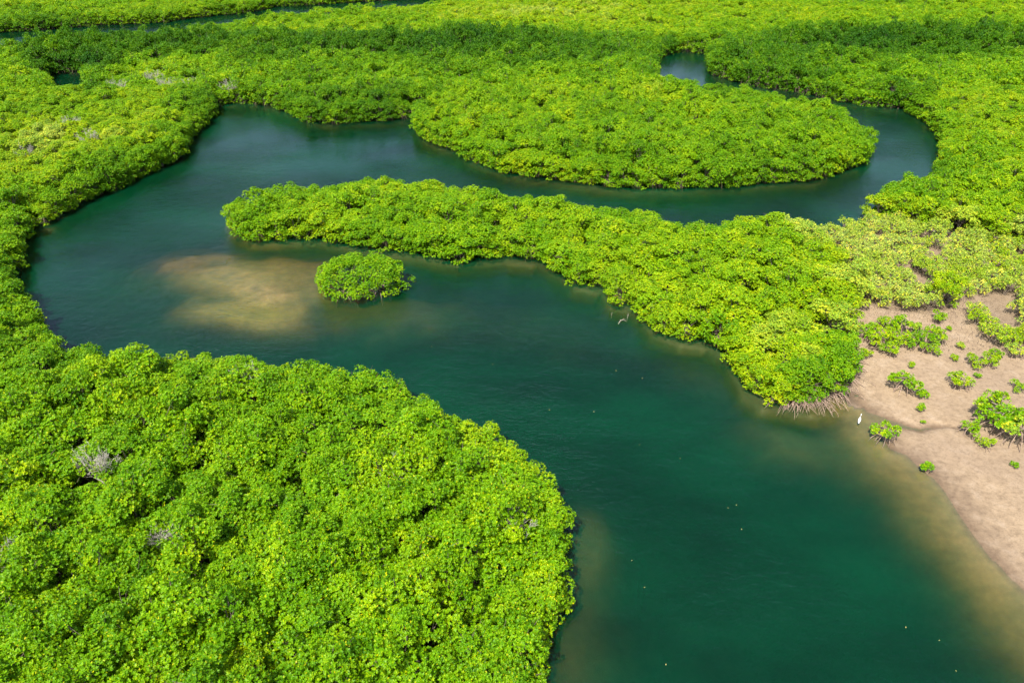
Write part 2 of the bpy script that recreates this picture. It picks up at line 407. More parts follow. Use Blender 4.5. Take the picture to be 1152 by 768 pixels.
scrub_poly = np.array([px(*p) for p in [(835,246),(900,238),(960,236),(985,250),(1040,262),(1180,285),(1400,300),(1500,420),(1152,400),(1118,394),(1095,372),(1078,338),(1060,354),(1000,352),(975,345),(948,352),(952,330),(930,300),(880,268)]])
sandy[near] = np.maximum(sandy[near], inside(GP[near], scrub_poly) * .75)
dep_n = np.where(near, hz, 0)
bedsand = np.zeros(len(GP)); _u, _v, _ = to_px(GP[:, 0], GP[:, 1])
for (bu, bv, ru, rv, a, dt) in bars:
    c, s_ = math.cos(R_(a)), math.sin(R_(a)); du, dv = _u-bu, _v-bv
    bedsand = np.maximum(bedsand, np.where(near, sstep(1.9, .6, np.sqrt(((du*c+dv*s_)/ru)**2 + ((-du*s_+dv*c)/rv)**2)), 0) * (1.0 if dt < .7 else .12))
top_poly = np.array([px(*p) for p in [(920,8),(1040,8),(1040,-2),(920,-2)]]); sandy[near] = np.maximum(sandy[near], inside(GP[near], top_poly) * .9)
dbg = np.full(len(GP), 99.); dbg[near] = seg_dist(GP[near], beach_line[:-1], beach_line[1:])
uu, vv_, dd_ = to_px(GP[:, 0], GP[:, 1])
def ell(u0, v0, ru, rv): return np.exp(-(((uu-u0)/ru)**2 + ((vv_-v0)/rv)**2))
bedsand = np.maximum(bedsand, np.where(near, sstep(7.5, 1.0, dbg)*.62, 0))
algae = np.where(near, .8*ell(290, 352, 60, 13) + .45*ell(230, 330, 40, 22) + .6*ell(975, 565, 28, 14) + .3*np.exp(-((dbg-6)/2.5)**2) + .2*ell(1110, 700, 60, 40) + .2*ell(450,345,60,20), 0)
nx, ny = len(xs), len(ys)
idx = np.arange(nx*ny).reshape(ny, nx)
F = np.stack([idx[:-1, :-1].ravel(), idx[:-1, 1:].ravel(), idx[1:, 1:].ravel(), idx[1:, :-1].ravel()], 1)
me = make_mesh('ground', np.column_stack([GP, hz]), F, M_GROUND, {'sandy': ('POINT', np.clip(sandy, 0, 1)), 'algae': ('POINT', np.clip(algae, 0, 1)), 'bedsand': ('POINT', np.clip(bedsand, 0, 1))})
me.polygons.foreach_set('use_smooth', np.ones(len(me.polygons), bool))
g = bpy.data.objects.new('ground', me); COL.objects.link(g); tag(g, 'tan tidal sand flat and dark mud under the mangroves', kind='structure')

# water body: closed slab from the level surface to below the deepest bed
b = 900.0; z0, z1 = -6.0, 0.0
Vw = [(-b, -60, z0), (b, -60, z0), (b, b, z0), (-b, b, z0), (-b, -60, z1), (b, -60, z1), (b, b, z1), (-b, b, z1)]
Fw = [(0, 3, 2, 1), (4, 5, 6, 7), (0, 1, 5, 4), (1, 2, 6, 5), (2, 3, 7, 6), (3, 0, 4, 7)]
w = bpy.data.objects.new('water', make_mesh('water', Vw, Fw, M_WATER)); COL.objects.link(w)
w.data.polygons.foreach_set('use_smooth', np.zeros(6, bool))
tag(w, 'calm dark green tidal channel winding between the mangroves', kind='structure')

# ------------------------------------------------------------------ tree variants (shared mesh data)
def tree_variant(seed, R, H, zc, n, skirt, leaf, dens, roots, limbs=9, per=6, lr=(.42, .78)):
    r = np.random.default_rng(seed)
    L = crown_lobes(r, R, H, zc, n, skirt, lr)
    crown = leaves_mesh('crown', L, leaf, dens, r, per)
    trunk = tubes_mesh('trunk', trunk_paths(r, L, H, n=limbs), M_BARK)
    pr = tubes_mesh('prop_roots', root_paths(r, roots, .6, 1.5), M_ROOT, 4) if roots else None
    return dict(crown=crown, trunk=trunk, roots=pr, R=R, H=H)
inner_v = [tree_variant(100+i, 2.15 + .15*(i % 3), 4.4 + .35*(i % 3), 1.35, 48, 8, .15, 30, 0, 12) for i in range(6)]
edge_v = [tree_variant(200+i, 2.0 + .12*(i % 3), 4.0 + .4*(i % 2), 1.4, 38, 30, .15, 30, 14) for i in range(5)]
far_v = [tree_variant(300+i, 2.1, 4.2+.3*(i%3), 1.4, 34, 18, .23, 12, 6, 5, 5) for i in range(5)]
shrub_v = [tree_variant(400+i, 1.25, 1.35, .45, 24, 0, .14, 34, 12, 6, 6, (.26, .42)) for i in range(4)]
scrub_v = [tree_variant(500+i, 1.45, 1.7, .5, 24, 0, .15, 22, 0, 10, 5, (.28, .5)) for i in range(4)]
sprig_v = []
for i in range(3):
    r = np.random.default_rng(600+i)
    L = crown_lobes(r, .42, .6, .3, 6, 0, (.14, .24))
    sprig_v.append(dict(crown=leaves_mesh('crown', L, .12, 70, r, 6), trunk=tubes_mesh('stem', trunk_paths(r, L, .5, .025, 4, .15), M_BARK), roots=tubes_mesh('prop_roots', root_paths(r, 7, .2, .5, (.15, .3), .014, -.2), M_ROOT, 4)))

def place_tree(v, x, y, sc, rz, tone, name='mangrove_tree', zoff=0, roots=True, zs=1.0):
    t = empty(name, (x, y, gh(x, y) + zoff), rz, (sc, sc, sc*zs))
    c = part('crown', v['crown'], t); c['tone'] = float(tone)
    part('trunk' if name != 'mangrove_sprig' else 'stem', v['trunk'], t)
    if roots and v['roots']: part('prop_roots', v['roots'], t)
    return t

# ------------------------------------------------------------------ where trees stand
def hexgrid(x0, x1, y0, y1, s):
    P = []
    j = 0; y = y0
    while y < y1:
        xx = np.arange(x0 + (s/2 if j % 2 else 0), x1, s); P.append(np.column_stack([xx, np.full(len(xx), y)])); y += s*.866; j += 1
    P = np.concatenate(P); return P + rng.uniform(-.36, .36, P.shape) * s
S1 = 2.85
P = hexgrid(-330, 330, 8, 420, S1)
u, v, d = to_px(P[:, 0], P[:, 1], 2.5)
P = P[(u > -170) & (u < 1330) & (v > -75) & (v < 880)]
sd = sdist(P)
P = P[sd > 2.8]; sd = sd[sd > 2.8]
rows = []
for poly in POLYS:
    for A_, B_ in zip(poly, np.roll(poly, -1, 0)):
        L_ = math.hypot(*(B_-A_)); n_ = max(1, int(round(L_/.7))); t_ = (B_-A_)/max(L_, 1e-6); nn = np.array([-t_[1], t_[0]])
        for q_ in range(n_):
            c_ = A_ + (B_-A_)*(q_+.5)/n_
            rows += [c_ + nn*1.7, c_ - nn*1.7]
rows = np.array(rows); ur, vr0, _ = to_px(rows[:, 0], rows[:, 1], 2.5); rows = rows[(ur > -170) & (ur < 1330) & (vr0 > -75) & (vr0 < 880) & (rows[:, 1] > 8)]
sr = sdist(rows); kr = (sr > 1.35) & (sr < 1.95); rows, sr = rows[kr], sr[kr]
acc = []; 
for q_ in range(len(rows)):
    if not acc or ((rows[acc] - rows[q_])**2).sum(1).min() > 1.95**2: acc.append(q_)
rows, sr = rows[acc] + rng.uniform(-.2, .2, (len(acc), 2)), sr[acc]
P = np.concatenate([P, rows]); sd = np.concatenate([sd, sr])
fu, fv, _ = to_px(P[:, 0], P[:, 1])
kf = ~(((fu > 878) & (fv > 424)) | ((fu > 940) & (fv > 385) & (fu < 1100))) | (P[:, 1] > 75); P, sd = P[kf], sd[kf]
k = ~(inside(P, sand_poly) | inside(P + 2.6*(np.stack([vnoise(P, 3., 41), vnoise(P, 3., 42)], 1) - .5), scrub_poly) | inside(P, top_poly))
P, sd = P[k], sd[k]
ds = np.minimum(seg_dist(P, sand_poly, np.roll(sand_poly, -1, 0)), 99); P, sd = P[ds > .9], sd[ds > .9]
u, v, d = to_px(P[:, 0], P[:, 1], 3.5)

# how each place looks: tone (0 deep green .. 1 pale) and height factor; regions given where they lie in the photo
def blob(u, v, c): u0, v0, ru, rv = c; return np.exp(-(((u-u0)/ru)**2 + ((v-v0)/rv)**2)**1.5)
nz = vnoise(P, 9., 11); nz2 = vnoise(P, 30., 12)
tone = .50 + .20*(nz-.5) + .12*(nz2-.5) + .10*(vnoise(P, 3.5, 14)-.5)
tone = tone + .30*np.exp(-np.minimum(seg_dist(P, scrub_poly, np.roll(scrub_poly, -1, 0)), 60)/2.6)
hgt = 1.0 + .20*(vnoise(P, 7., 13)-.5)
pen = inside(P, np.array([px(*p, 0) for p in [(240,190),(600,190),(860,236),(990,330),(985,470),(820,460),(600,300),(240,290)]]))
tone = np.where(pen, tone+.11, tone)
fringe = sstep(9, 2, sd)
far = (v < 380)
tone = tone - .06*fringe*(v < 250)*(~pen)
tone = tone + .07*((v > 85) & (v < 215) & (u > 465) & (u < 985))
leftbank = (u < 250) & (v > 60) & (v < 390); tone = np.where(leftbank, tone + .13*(1-fringe), tone)
rightbank = (u > 985) & (v > 90) & (v < 330); tone = np.where(rightbank, tone + .12*(1-fringe), tone)
topband = (v < 40); tone = np.where(topband, tone + .10, tone)
for c, dt in [((330,50,300,13),-.27),((90,68,60,12),-.28),((560,60,130,24),-.17),((1040,50,190,17),-.36),((880,82,110,28),-.22),((60,24,200,8),-.14),((240,18,150,7),-.14),  # dark bands: deep green fringe mangroves, plus cloud shade put into leaf tone
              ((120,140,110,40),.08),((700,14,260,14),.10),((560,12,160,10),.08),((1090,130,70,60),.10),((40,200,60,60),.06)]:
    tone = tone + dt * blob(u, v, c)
tone = tone + .0*((v > 380) & (u < 720))
hgt = hgt * np.where(leftbank, .80 + .22*fringe, 1) * np.where(rightbank, .82 + .2*fringe, 1) * np.where(topband, .85, 1)
for c, dh in [((330,50,300,8),.28),((90,62,70,12),.45),((1040,44,190,13),.55),((850,72,90,16),.35),((560,52,120,16),.25)]:
    hgt = hgt * (1 + dh*blob(u, v, c))
hgt *= np.where(pen, .83, 1.0)
hgt = np.where(sd < 3.2, 1 + (hgt-1)*.5 - .07, hgt); hgt = np.where(pen & (sd < 3.2), .82, hgt)
inframe = (u > -25) & (u < 1177) & (v < 800) & (v > -10)
# the 262 that show largest stand as single trees; the rest make the forest
order = np.argsort(np.where(inframe, d, 1e9)); single = np.zeros(len(P), bool); single[order[:285]] = True
print('trees', len(P), 'single reach', d[order[284]])

# dead grey trees take the place of living ones near them
dead_px = [(107,519,1.15,5),(276,428,.95,4.6),(452,537,1.0,4.6),(580,590,1.0,4.4),(186,605,.8,4.3),(12,628,.9,4.2),(398,380,.0,0)]
dead_px = [q for q in dead_px if q[2] > 0]
dead_xy = [px(a, b, zz-.6) for a, b, s_, zz in dead_px]
drop = np.zeros(len(P), bool)
for q in dead_xy: drop |= ((P - np.array(q))**2).sum(1) < .85**2

def describe(x, y, u, v, sdv, tn, h):
    shade = 'deep green' if tn < .42 else 'bright green' if tn < .56 else 'yellow-green'
    size = 'tall' if h > 1.08 else 'low' if h < .93 else 'medium'
    if y < 78 and x < 8 and not (v < 372 and u < 60):
        if sdv < 3.4:
            w_ = ('on the right edge of the foreground stand' if u > 560 else
                  'on the far edge of the foreground stand' if u > 330 else 'on the far left edge of the foreground stand')
            if u > 560: w_ += ', low down' if v > 680 else ', halfway up' if v > 590 else ', near the bend'
        else:
            col = 'left' if u < 150 else 'centre-left' if u < 320 else 'centre' if u < 480 else 'right'
            row = 'bottom' if v > 660 else 'lower part' if v > 560 else 'upper part' if v > 460 else 'back'
            w_ = f'in the foreground stand, {row}, {col}'
        return f'{size} {shade} mangrove {w_}', 'mangroves of the foreground stand'
    if u < 260 and y < 170:
        return f'{size} {shade} mangrove on the left bank ' + ('beside the water' if sdv < 3.5 else 'away from the water'), 'mangroves on the left bank'
    part_ = 'tip' if u > 850 else 'broad right part' if u > 700 else 'middle' if u > 480 else 'narrow left end'
    side = 'at the water line' if sdv < 3.4 else 'in the canopy'
    return f'{size} {shade} mangrove {side} on the {part_} of the central spit', 'mangroves on the central spit'

for i in np.where(single & ~drop)[0]:
    x, y = P[i]; e = sd[i] < 3.6
    vset = edge_v if e else inner_v; vv = vset[int(rng.integers(len(vset)))]
    s_ = rng.uniform(.86, 1.08) if e else rng.uniform(.84, 1.26)
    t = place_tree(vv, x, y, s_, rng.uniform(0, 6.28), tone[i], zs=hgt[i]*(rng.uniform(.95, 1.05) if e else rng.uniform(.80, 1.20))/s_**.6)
    lb, gr = describe(x, y, u[i], v[i], sd[i], tone[i], hgt[i]); tag(t, lb, 'mangrove tree', gr)

# dead trees
def dead_mesh(seed, H, R):
    r = np.random.default_rng(seed); P_ = []
    P_.append((bez((0, 0, -.3), (.1, .1, H*.3), (.15, 0, H*.5), 6), np.linspace(.12, .07, 6)))
    tw = []
    for i in range(16):
        ph = r.uniform(0, 6.28); rr = R*r.uniform(.3, 1.0); zt = H*r.uniform(.78, 1.0)
        p0 = np.array([.1, 0, H*r.uniform(.3, .5)]); p2 = np.array([math.cos(ph)*rr, math.sin(ph)*rr, zt - .3*rr]); p1 = (p0+p2)/2 + np.array([math.cos(ph), math.sin(ph), -.3])*.25*rr
        c = bez(p0, p1, p2, 6); P_.append((c, np.linspace(.05, .016, 6)))
        for j in range(16):
            q0 = c[int(r.integers(2, 6))]; q2 = q0 + np.array([math.cos(ph)*.2, math.sin(ph)*.2, .35]) + r.normal(0, .24, 3)
            cc = bez(q0, (q0+q2)/2 + r.normal(0, .05, 3), q2, 4); tw.append((cc, np.linspace(.019, .009, 4)))
            for k_ in range(2):
                s0 = cc[2]; s2 = s0 + r.normal(0, .16, 3) + np.array([0, 0, .14]); tw.append((np.stack([s0, (s0+s2)/2 + r.normal(0, .02, 3), s2]), np.linspace(.012, .007, 3)))
    return tubes_mesh('trunk', P_, M_DEAD), tubes_mesh('twigs', tw, M_DEAD, 3)
dead_labels = ['bleached bare mangrove with a round grey twig crown, upper left of the foreground stand',
  'grey leafless mangrove at the far edge of the foreground stand, above its middle',
  'grey bare crown of twigs in the middle right of the foreground stand',
  'thin grey dead mangrove near the right channel edge of the foreground stand',
  'small bare grey mangrove below and right of the round bleached one',
  'bare grey mangrove at the left frame edge of the foreground stand']
for (a, b_, s_, zz), q, lb, sdn in zip(dead_px, dead_xy, dead_labels, range(9)):
    tm, wm = dead_mesh(700+sdn, zz*1.06, 1.25*s_)
    t = empty('dead_mangrove', (q[0], q[1], gh(*q)), rng.uniform(0, 6)); part('trunk', tm, t); part('twigs', wm, t); tag(t, lb, 'dead tree', 'dead grey mangroves in the foreground stand')
far_dead = [(172,82),(188,90),(212,92),(132,92),(256,92),(28,165),(75,136),(98,150)]
far_lb = ['pale dead mangrove behind the left bank, tallest of the grey cluster','grey dead mangrove in the middle of the cluster behind the left bank','grey dead mangrove at the right of the cluster behind the left bank',
 'grey dead mangrove left of the cluster, near the small hidden pond','faint grey dead mangrove above the head of the channel','grey twiggy mangrove on the left bank near the frame edge','small grey mangrove on the pale left bank, below the hidden pond','grey twiggy mangrove on the pale left bank, right of its neighbour']
tm, wm = dead_mesh(790, 4.6, 1.9)
for (a, b_), lb in zip(far_dead, far_lb):
    q = px(a, b_, 4.2); t = empty('dead_mangrove', (q[0], q[1], gh(*q)), rng.uniform(0, 6), 1.0); part('trunk', tm, t); part('twigs', wm, t); tag(t, lb, 'dead tree', 'dead grey mangroves beyond the channel')

# islet bush standing in the water
r = np.random.default_rng(55)
ix, iy = px(406, 318, .6)
L = []
for i in range(150):
    ph = r.uniform(0, 6.28); q = math.sqrt(r.random())*.97; c = r.uniform(.42, .72)
    zt = .85 + 2.75*math.sqrt(max(0, 1-q**2.2)) + r.uniform(-.28, .28)
    w_ = 1 + .10*math.sin(3*ph+1) + .06*math.sin(7*ph); zt += .35*math.sin(2.3*ph)*q + r.choice([0,0,.35])
    L.append((math.cos(ph)*q*(5.7-c)*w_, math.sin(ph)*q*(4.3-c)*w_, max(.55, zt - c*.5), c))
for i in range(46):
    ph = 6.283*(i+r.random())/46; c = r.uniform(.38, .6); w_ = 1 + .10*math.sin(3*ph+1) + .06*math.sin(7*ph) + r.uniform(-.12, .03)
    if r.random() < .8: L.append((math.cos(ph)*5.2*w_, math.sin(ph)*3.9*w_, r.uniform(.5, 1.3), c))
L = np.array(L)
t = empty('islet_mangrove', (ix, iy, -.2)); c = part('crown', leaves_mesh('crown', L, .15, 32, r, 6, -.3), t); c['tone'] = .60
pp = []
for k_ in range(7):
    ph = k_*.9; o = np.array([math.cos(ph)*2.6, math.sin(ph)*2.0, 0]); 
    for i_ in r.permutation(len(L))[:9]:
        cc = L[i_]
        if ((cc[:2]-o[:2])**2).sum() < 8: pp.append((bez(o, (o+cc[:3])/2+np.array([0,0,.3]), cc[:3], 5), np.linspace(.08, .02, 5)))
part('trunk', tubes_mesh('trunk', pp, M_BARK), t)
rp = []
for k_ in range(9):
    o = np.array([math.cos(k_*.7)*3.1, math.sin(k_*.7)*2.5, 0])
    for Pp, rd in root_paths(r, 9, .6, 1.7, (.5, 1.0), .032, -.7): rp.append((Pp + o, rd))
part('prop_roots', tubes_mesh('prop_roots', rp, M_ROOT, 4), t)
tag(t, 'round bushy mangrove standing alone in the water beside the sandbank', 'mangrove bush')

# exposed root fan at the tip of the spit
r = np.random.default_rng(66)
def root_fan(label, pts, n, reach, a0, a1):
    """one tree's spread of arching prop roots: child of a tree at the tip"""
tips = [((890,432),1.0,200,350),((911,432),1.0,220,345),((931,425),1.0,215,380),((946,411),.95,250,410),((948,395),.9,280,420)]
for j, ((a, b_), s_, p0, p1) in enumerate(tips):
    q = px(a, b_, 1.2); vv = edge_v[j % 5]
    t = empty('rooted_mangrove', (q[0], q[1], gh(*q)), 0, s_*.9); c = part('crown', vv['crown'], t); c['tone'] = .50; part('trunk', vv['trunk'], t)
    pr = root_paths(r, 44, 1.6, 4.1, (.2, .8), .030, -.2, R_(p0), R_(p1))
    for _k in range(5):
        oo = np.array([math.cos(R_((p0+p1)/2)), math.sin(R_((p0+p1)/2)), 0])*r.uniform(.6, 2.0) + r.normal(0, .5, 3)*(1,1,0)
        pr += [(Pp + oo, rd) for Pp, rd in root_paths(r, 12, .5, 1.7, (.15, .5), .024, -.2)]
    part('prop_roots', tubes_mesh('prop_roots', pr, M_ROOT, 4), t)
    tag(t, ['mangrove on tan prop roots at the tip of the spit, its water end','mangrove on tan prop roots at the tip, second from the water end','mangrove at the corner of the spit over the widest fan of bare tan roots',
            'mangrove at the sand side of the tip with roots running onto the flat','last rooted mangrove of the tip, furthest up the sand edge'][j], 'mangrove tree', 'mangroves over the bare root fan')

# shrubs scattered on the sand (photo place, crown width in photo pixels)
shrubs = [(1013,438,32,'round dense green shrub on the bare sand right of the root fan'),
 (996,491,28,'small green shrub on pale roots at the water edge of the sand'),
 (1088,487,24,'low green shrub at the left end of the big clump at the right edge'),
 (1113,470,42,'largest upper shrub of the big clump at the right edge'),(1122,484,44,'middle shrub of the big clump at the right edge'),
 (1140,496,40,'lower right shrub of the big clump at the right frame edge'),(1108,502,18,'tiny shrub under the big clump at the right edge'),
 (1077,435,24,'loose flat shrub alone in the middle of the sand'),(1096,412,20,'left half of the shrub pair above the sand middle'),(1111,411,20,'right half of the shrub pair above the sand middle'),
 (1143,439,17,'small pale shrub by the right frame edge, above the big clump'),(1139,402,20,'small shrub at the right edge just under the pale scrub'),
 (1117,402,14,'little shrub right above the shrub pair'),
 (1054,385,20,'right shrub of the row along the top of the sand'),(1036,388,26,'middle shrub of the row along the top of the sand'),(1022,389,18,'left shrub of the row along the top of the sand'),
 (1044,396,20,'low shrub in front of the row along the top of the sand'),(985,388,30,'wide shrub beside the spit canopy at the top of the sand'),(975,380,26,'bushy shrub touching the spit canopy'),(1000,398,20,'low shrub with pale roots below the wide one'),
 (1008,384,24,'upright shrub between the wide one and the row'),(1012,372,24,'shrub above the upright one near the scrub'),(996,370,22,'shrub on the sand inlet close to the scrub'),(973,400,14,'tiny shrub just off the spit canopy edge'),
 (1030,372,12,'small shrub in the sand gap, left'),(1048,376,14,'small shrub in the sand gap, right'),(1078,392,10,'small pale sprout standing apart at the upper sand'),(1072,405,9,'pale dry sprout below the upper one'),(1052,362,18,'shrub at the mouth of the sand gap')]
shrub_rng = np.random.default_rng(9)
for j, (a, b_, wpx, lb) in enumerate(shrubs):
    q = px(a, b_+2, .2); dd0 = to_px(q[0], q[1], 0)[2]; wm_ = wpx * dd0 / FPX
    s_ = wm_ / 2.15
    vv = shrub_v[j % 4] if wpx > 12 else sprig_v[j % 3]
    if wpx <= 12: s_ = wm_ / .95
    t = place_tree(vv, q[0], q[1], s_, shrub_rng.uniform(0, 6.28), .64 + .07*shrub_rng.normal() if wpx > 12 else .78, 'mangrove_shrub' if wpx > 12 else 'mangrove_sprig')
    tag(t, lb, 'shrub', 'shrubs scattered on the sand flat')
sprigs = [(1035,448,13,'tiny sprout on the sand between the round shrub and the creek'),(1036,472,0,''),(1043,528,15,'small green sprout on roots at the shoreline, lowest on the sand'),(1139,526,9,'tiny sprout near the right edge below the big clump'),
          (1024,414,9,'tiny sprout above the round shrub'),(1098,427,8,'tiny sprout under the shrub pair'),(1035,462,11,'thin sprout just above the little creek'),(1038,476,6,'dark speck of a seedling beside the creek'),(1065,374,7,'tiny sprout right of the sand gap')]
for j, (a, b_, wpx, lb) in enumerate(sprigs):
    if not wpx: continue
    q = px(a, b_+1, .1); wm_ = wpx * to_px(q[0], q[1], 0)[2] / FPX
    t = place_tree(sprig_v[j % 3], q[0], q[1], wm_/.95, j*1.7, .58, 'mangrove_sprig'); tag(t, lb, 'seedling', 'seedlings on the sand flat')

# pale scrub behind the sand: single bushes in front, the rest in the forest object
Q = hexgrid(0, 230, 40, 150, 1.72)
uq, vq, dq = to_px(Q[:, 0], Q[:, 1], .8)
kq = inside(Q, scrub_poly) & (uq < 1330)
thin = vnoise(Q, 4.5, 21); sdq = sdist(Q)
kq &= (sdq > 1.0) & ((thin > .25 - .12*sstep(330, 300, vq)) | (vq < 262)) & (rng.random(len(Q)) > .06)
Q, uq, vq, dq = Q[kq], uq[kq], vq[kq], dq[kq]
hq = .95 + .5*vnoise(Q, 6., 22) + .25*sstep(300, 240, vq)
tq = .92 + .22*(vnoise(Q, 8., 23)-.35) - .16*sstep(1060, 1150, uq)*sstep(330, 380, vq) - .10*sstep(960, 985, uq)*0
inq = (uq < 1165)
oq = np.argsort(np.where(inq, dq, 1e9)); sq = np.zeros(len(Q), bool); sq[oq[:255]] = True
for i in np.where(sq)[0]:
    vv = scrub_v[int(rng.integers(4))]
    t = place_tree(vv, Q[i, 0], Q[i, 1], rng.uniform(.75, 1.05), rng.uniform(0, 6.28), tq[i], 'scrub_mangrove', zs=hq[i])
    a, b_ = uq[i], vq[i]
    reg = 'against the spit canopy' if a < 985 else 'above the sand gap' if a < 1080 else 'by the right edge'
    row = 'front row' if b_ > 345 else 'middle rows' if b_ > 310 else 'back rows'
    shade = 'pale grey-green' if tq[i] > .82 else 'pale yellow-green' if tq[i] > .74 else 'fresh green'
    tag(t, f'{shade} scrub bush {reg}, {row}', 'scrub bush', 'pale scrub bushes behind the sand flat')
print('scrub', len(Q))

# ------------------------------------------------------------------ the rest of the forest: one object, instanced crowns
lib = bpy.data.collections.new('forest_library')           # not linked to the scene
def lib_obj(name, vs):
    bms = [vs['crown'], vs['trunk']] + ([vs['roots']] if vs['roots'] else [])
    V_, F_, mi, var = [], [], [], []; o = 0; mats = []
    for me_ in bms:
        co = np.empty(len(me_.vertices)*3, np.float32); me_.vertices.foreach_get('co', co)
        vi = np.empty(len(me_.loops), np.int32); me_.loops.foreach_get('vertex_index', vi)
        V_.append(co.reshape(-1, 3)); F_.append(vi.reshape(-1, 4) + o); o += len(co)//3
        mi.append(np.full(len(vi)//4, len(mats), np.int32)); mats.append(me_.materials[0])
        a = np.full(len(vi)//4, .5, np.float32)
        if 'var' in me_.attributes: me_.attributes['var'].data.foreach_get('value', a)
        var.append(a)
    me_ = make_mesh(name, np.concatenate(V_), np.concatenate(F_), None, {'var': ('FACE', np.concatenate(var))})
    for m_ in mats: me_.materials.append(m_)
    me_.polygons.foreach_set('material_index', np.concatenate(mi))
    ob = bpy.data.objects.new(name, me_); lib.objects.link(ob)
for i, vs in enumerate(inner_v[:4] + edge_v[:4]): lib_obj(f'a{i}', vs)          # 0-3 inner, 4-7 edge
for i, vs in enumerate(far_v): lib_obj(f'b{i}', vs)                             # 8-12
for i, vs in enumerate(scrub_v): lib_obj(f'c{i}', vs)                           # 13-16
rest = np.where(~single & ~drop)[0]
pts, tn, sc_, vr_ = [], [], [], []
hP = ground_h(P[rest], sd[rest])
for i, h0 in zip(rest, hP):
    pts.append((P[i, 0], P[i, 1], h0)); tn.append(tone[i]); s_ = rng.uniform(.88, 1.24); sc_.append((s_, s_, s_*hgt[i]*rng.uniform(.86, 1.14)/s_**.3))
    if d[i] > 150: vr_.append(8 + int(rng.integers(5)))
    else: vr_.append((4 if sd[i] < 3.6 else 0) + int(rng.integers(4)))
restq = np.where(~sq)[0]; hQ = ground_h(Q[restq])
for i, h0 in zip(restq, hQ):
    s_ = rng.uniform(.8, 1.1); pts.append((Q[i, 0], Q[i, 1], h0)); tn.append(tq[i]); sc_.append((s_, s_, s_*hq[i])); vr_.append(13 + int(rng.integers(4)))
npt = len(pts)
me = bpy.data.meshes.new('mangrove_forest'); me.vertices.add(npt); me.vertices.foreach_set('co', np.array(pts, np.float32).ravel())
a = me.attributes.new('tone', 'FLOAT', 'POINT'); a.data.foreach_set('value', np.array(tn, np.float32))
a = me.attributes.new('rotz', 'FLOAT', 'POINT'); a.data.foreach_set('value', rng.uniform(0, 6.28, npt).astype(np.float32))
a = me.attributes.new('size', 'FLOAT_VECTOR', 'POINT'); a.data.foreach_set('vector', np.array(sc_, np.float32).ravel())
a = me.attributes.new('kind_of', 'INT', 'POINT'); a.data.foreach_set('value', np.array(vr_, np.int32))
fo = bpy.data.objects.new('mangrove_forest', me); COL.objects.link(fo)
tag(fo, 'unbroken mangrove forest stretching away on both banks to the top of the frame', 'forest', None, 'stuff')
ng = bpy.data.node_groups.new('scatter', 'GeometryNodeTree')
ng.interface.new_socket('Geometry', in_out='INPUT', socket_type='NodeSocketGeometry'); ng.interface.new_socket('Geometry', in_out='OUTPUT', socket_type='NodeSocketGeometry')
gi = ng.nodes.new('NodeGroupInput'); go = ng.nodes.new('NodeGroupOutput'); ip = ng.nodes.new('GeometryNodeInstanceOnPoints')
ci = ng.nodes.new('GeometryNodeCollectionInfo'); ci.inputs[0].default_value = lib; ci.inputs['Separate Children'].default_value = True; ci.inputs['Reset Children'].default_value = True
def na(n, t): x = ng.nodes.new('GeometryNodeInputNamedAttribute'); x.data_type = t; x.inputs[0].default_value = n; return x.outputs[0]
cx = ng.nodes.new('ShaderNodeCombineXYZ'); l = ng.links.new
l(gi.outputs[0], ip.inputs['Points']); l(ci.outputs[0], ip.inputs['Instance']); ip.inputs['Pick Instance'].default_value = True
l(na('kind_of', 'INT'), ip.inputs['Instance Index']); l(na('rotz', 'FLOAT'), cx.inputs[2]); l(cx.outputs[0], ip.inputs['Rotation']); l(na('size', 'FLOAT_VECTOR'), ip.inputs['Scale'])
l(ip.outputs[0], go.inputs[0])
md = fo.modifiers.new('scatter', 'NODES'); md.node_group = ng
print('forest points', npt)

# breathing roots and litter in the mud round the scrub and shrubs: nobody could count them
M_PEG = bark_material('air_root_bark', (.07,.05,.035), (.16,.12,.085), 20)
r = np.random.default_rng(91)
C_ = r.uniform((0, 0), (1, 1), (9000, 2)); lo, hi = sand_poly[:12].min(0), sand_poly[:12].max(0); C_ = lo + C_*(hi-lo+(8,0))
edge_d = seg_dist(C_, scrub_poly, np.roll(scrub_poly, -1, 0)); shq = np.array([px(a_, b_) for a_, b_, w_, l_ in shrubs])
sh_d = np.sqrt(((C_[:, None] - shq[None])**2).sum(2)).min(1)
kk = (inside(C_, sand_poly) | inside(C_, scrub_poly)) & (r.random(len(C_)) < np.maximum(np.exp(-edge_d/1.6), .8*np.exp(-sh_d/1.3)) + .02) & (sdist(C_) > .2)
C_ = C_[kk]; hC = carve(C_, ground_h(C_))
pegs = []
for (x_, y_), h_ in zip(C_, hC):
    hh = r.uniform(.08, .24); lx, ly = r.normal(0, .05, 2)
    pegs.append((np.array([(x_, y_, h_-.03), (x_+lx*.5, y_+ly*.5, h_+hh*.5), (x_+lx, y_+ly, h_+hh)]), np.array([.016, .012, .006])))
ar = bpy.data.objects.new('air_roots', tubes_mesh('air_roots', pegs, M_PEG, 4)); COL.objects.link(ar); tag(ar, 'short dark breathing roots poking from the sand round the scrub and shrubs', None, None, 'stuff')

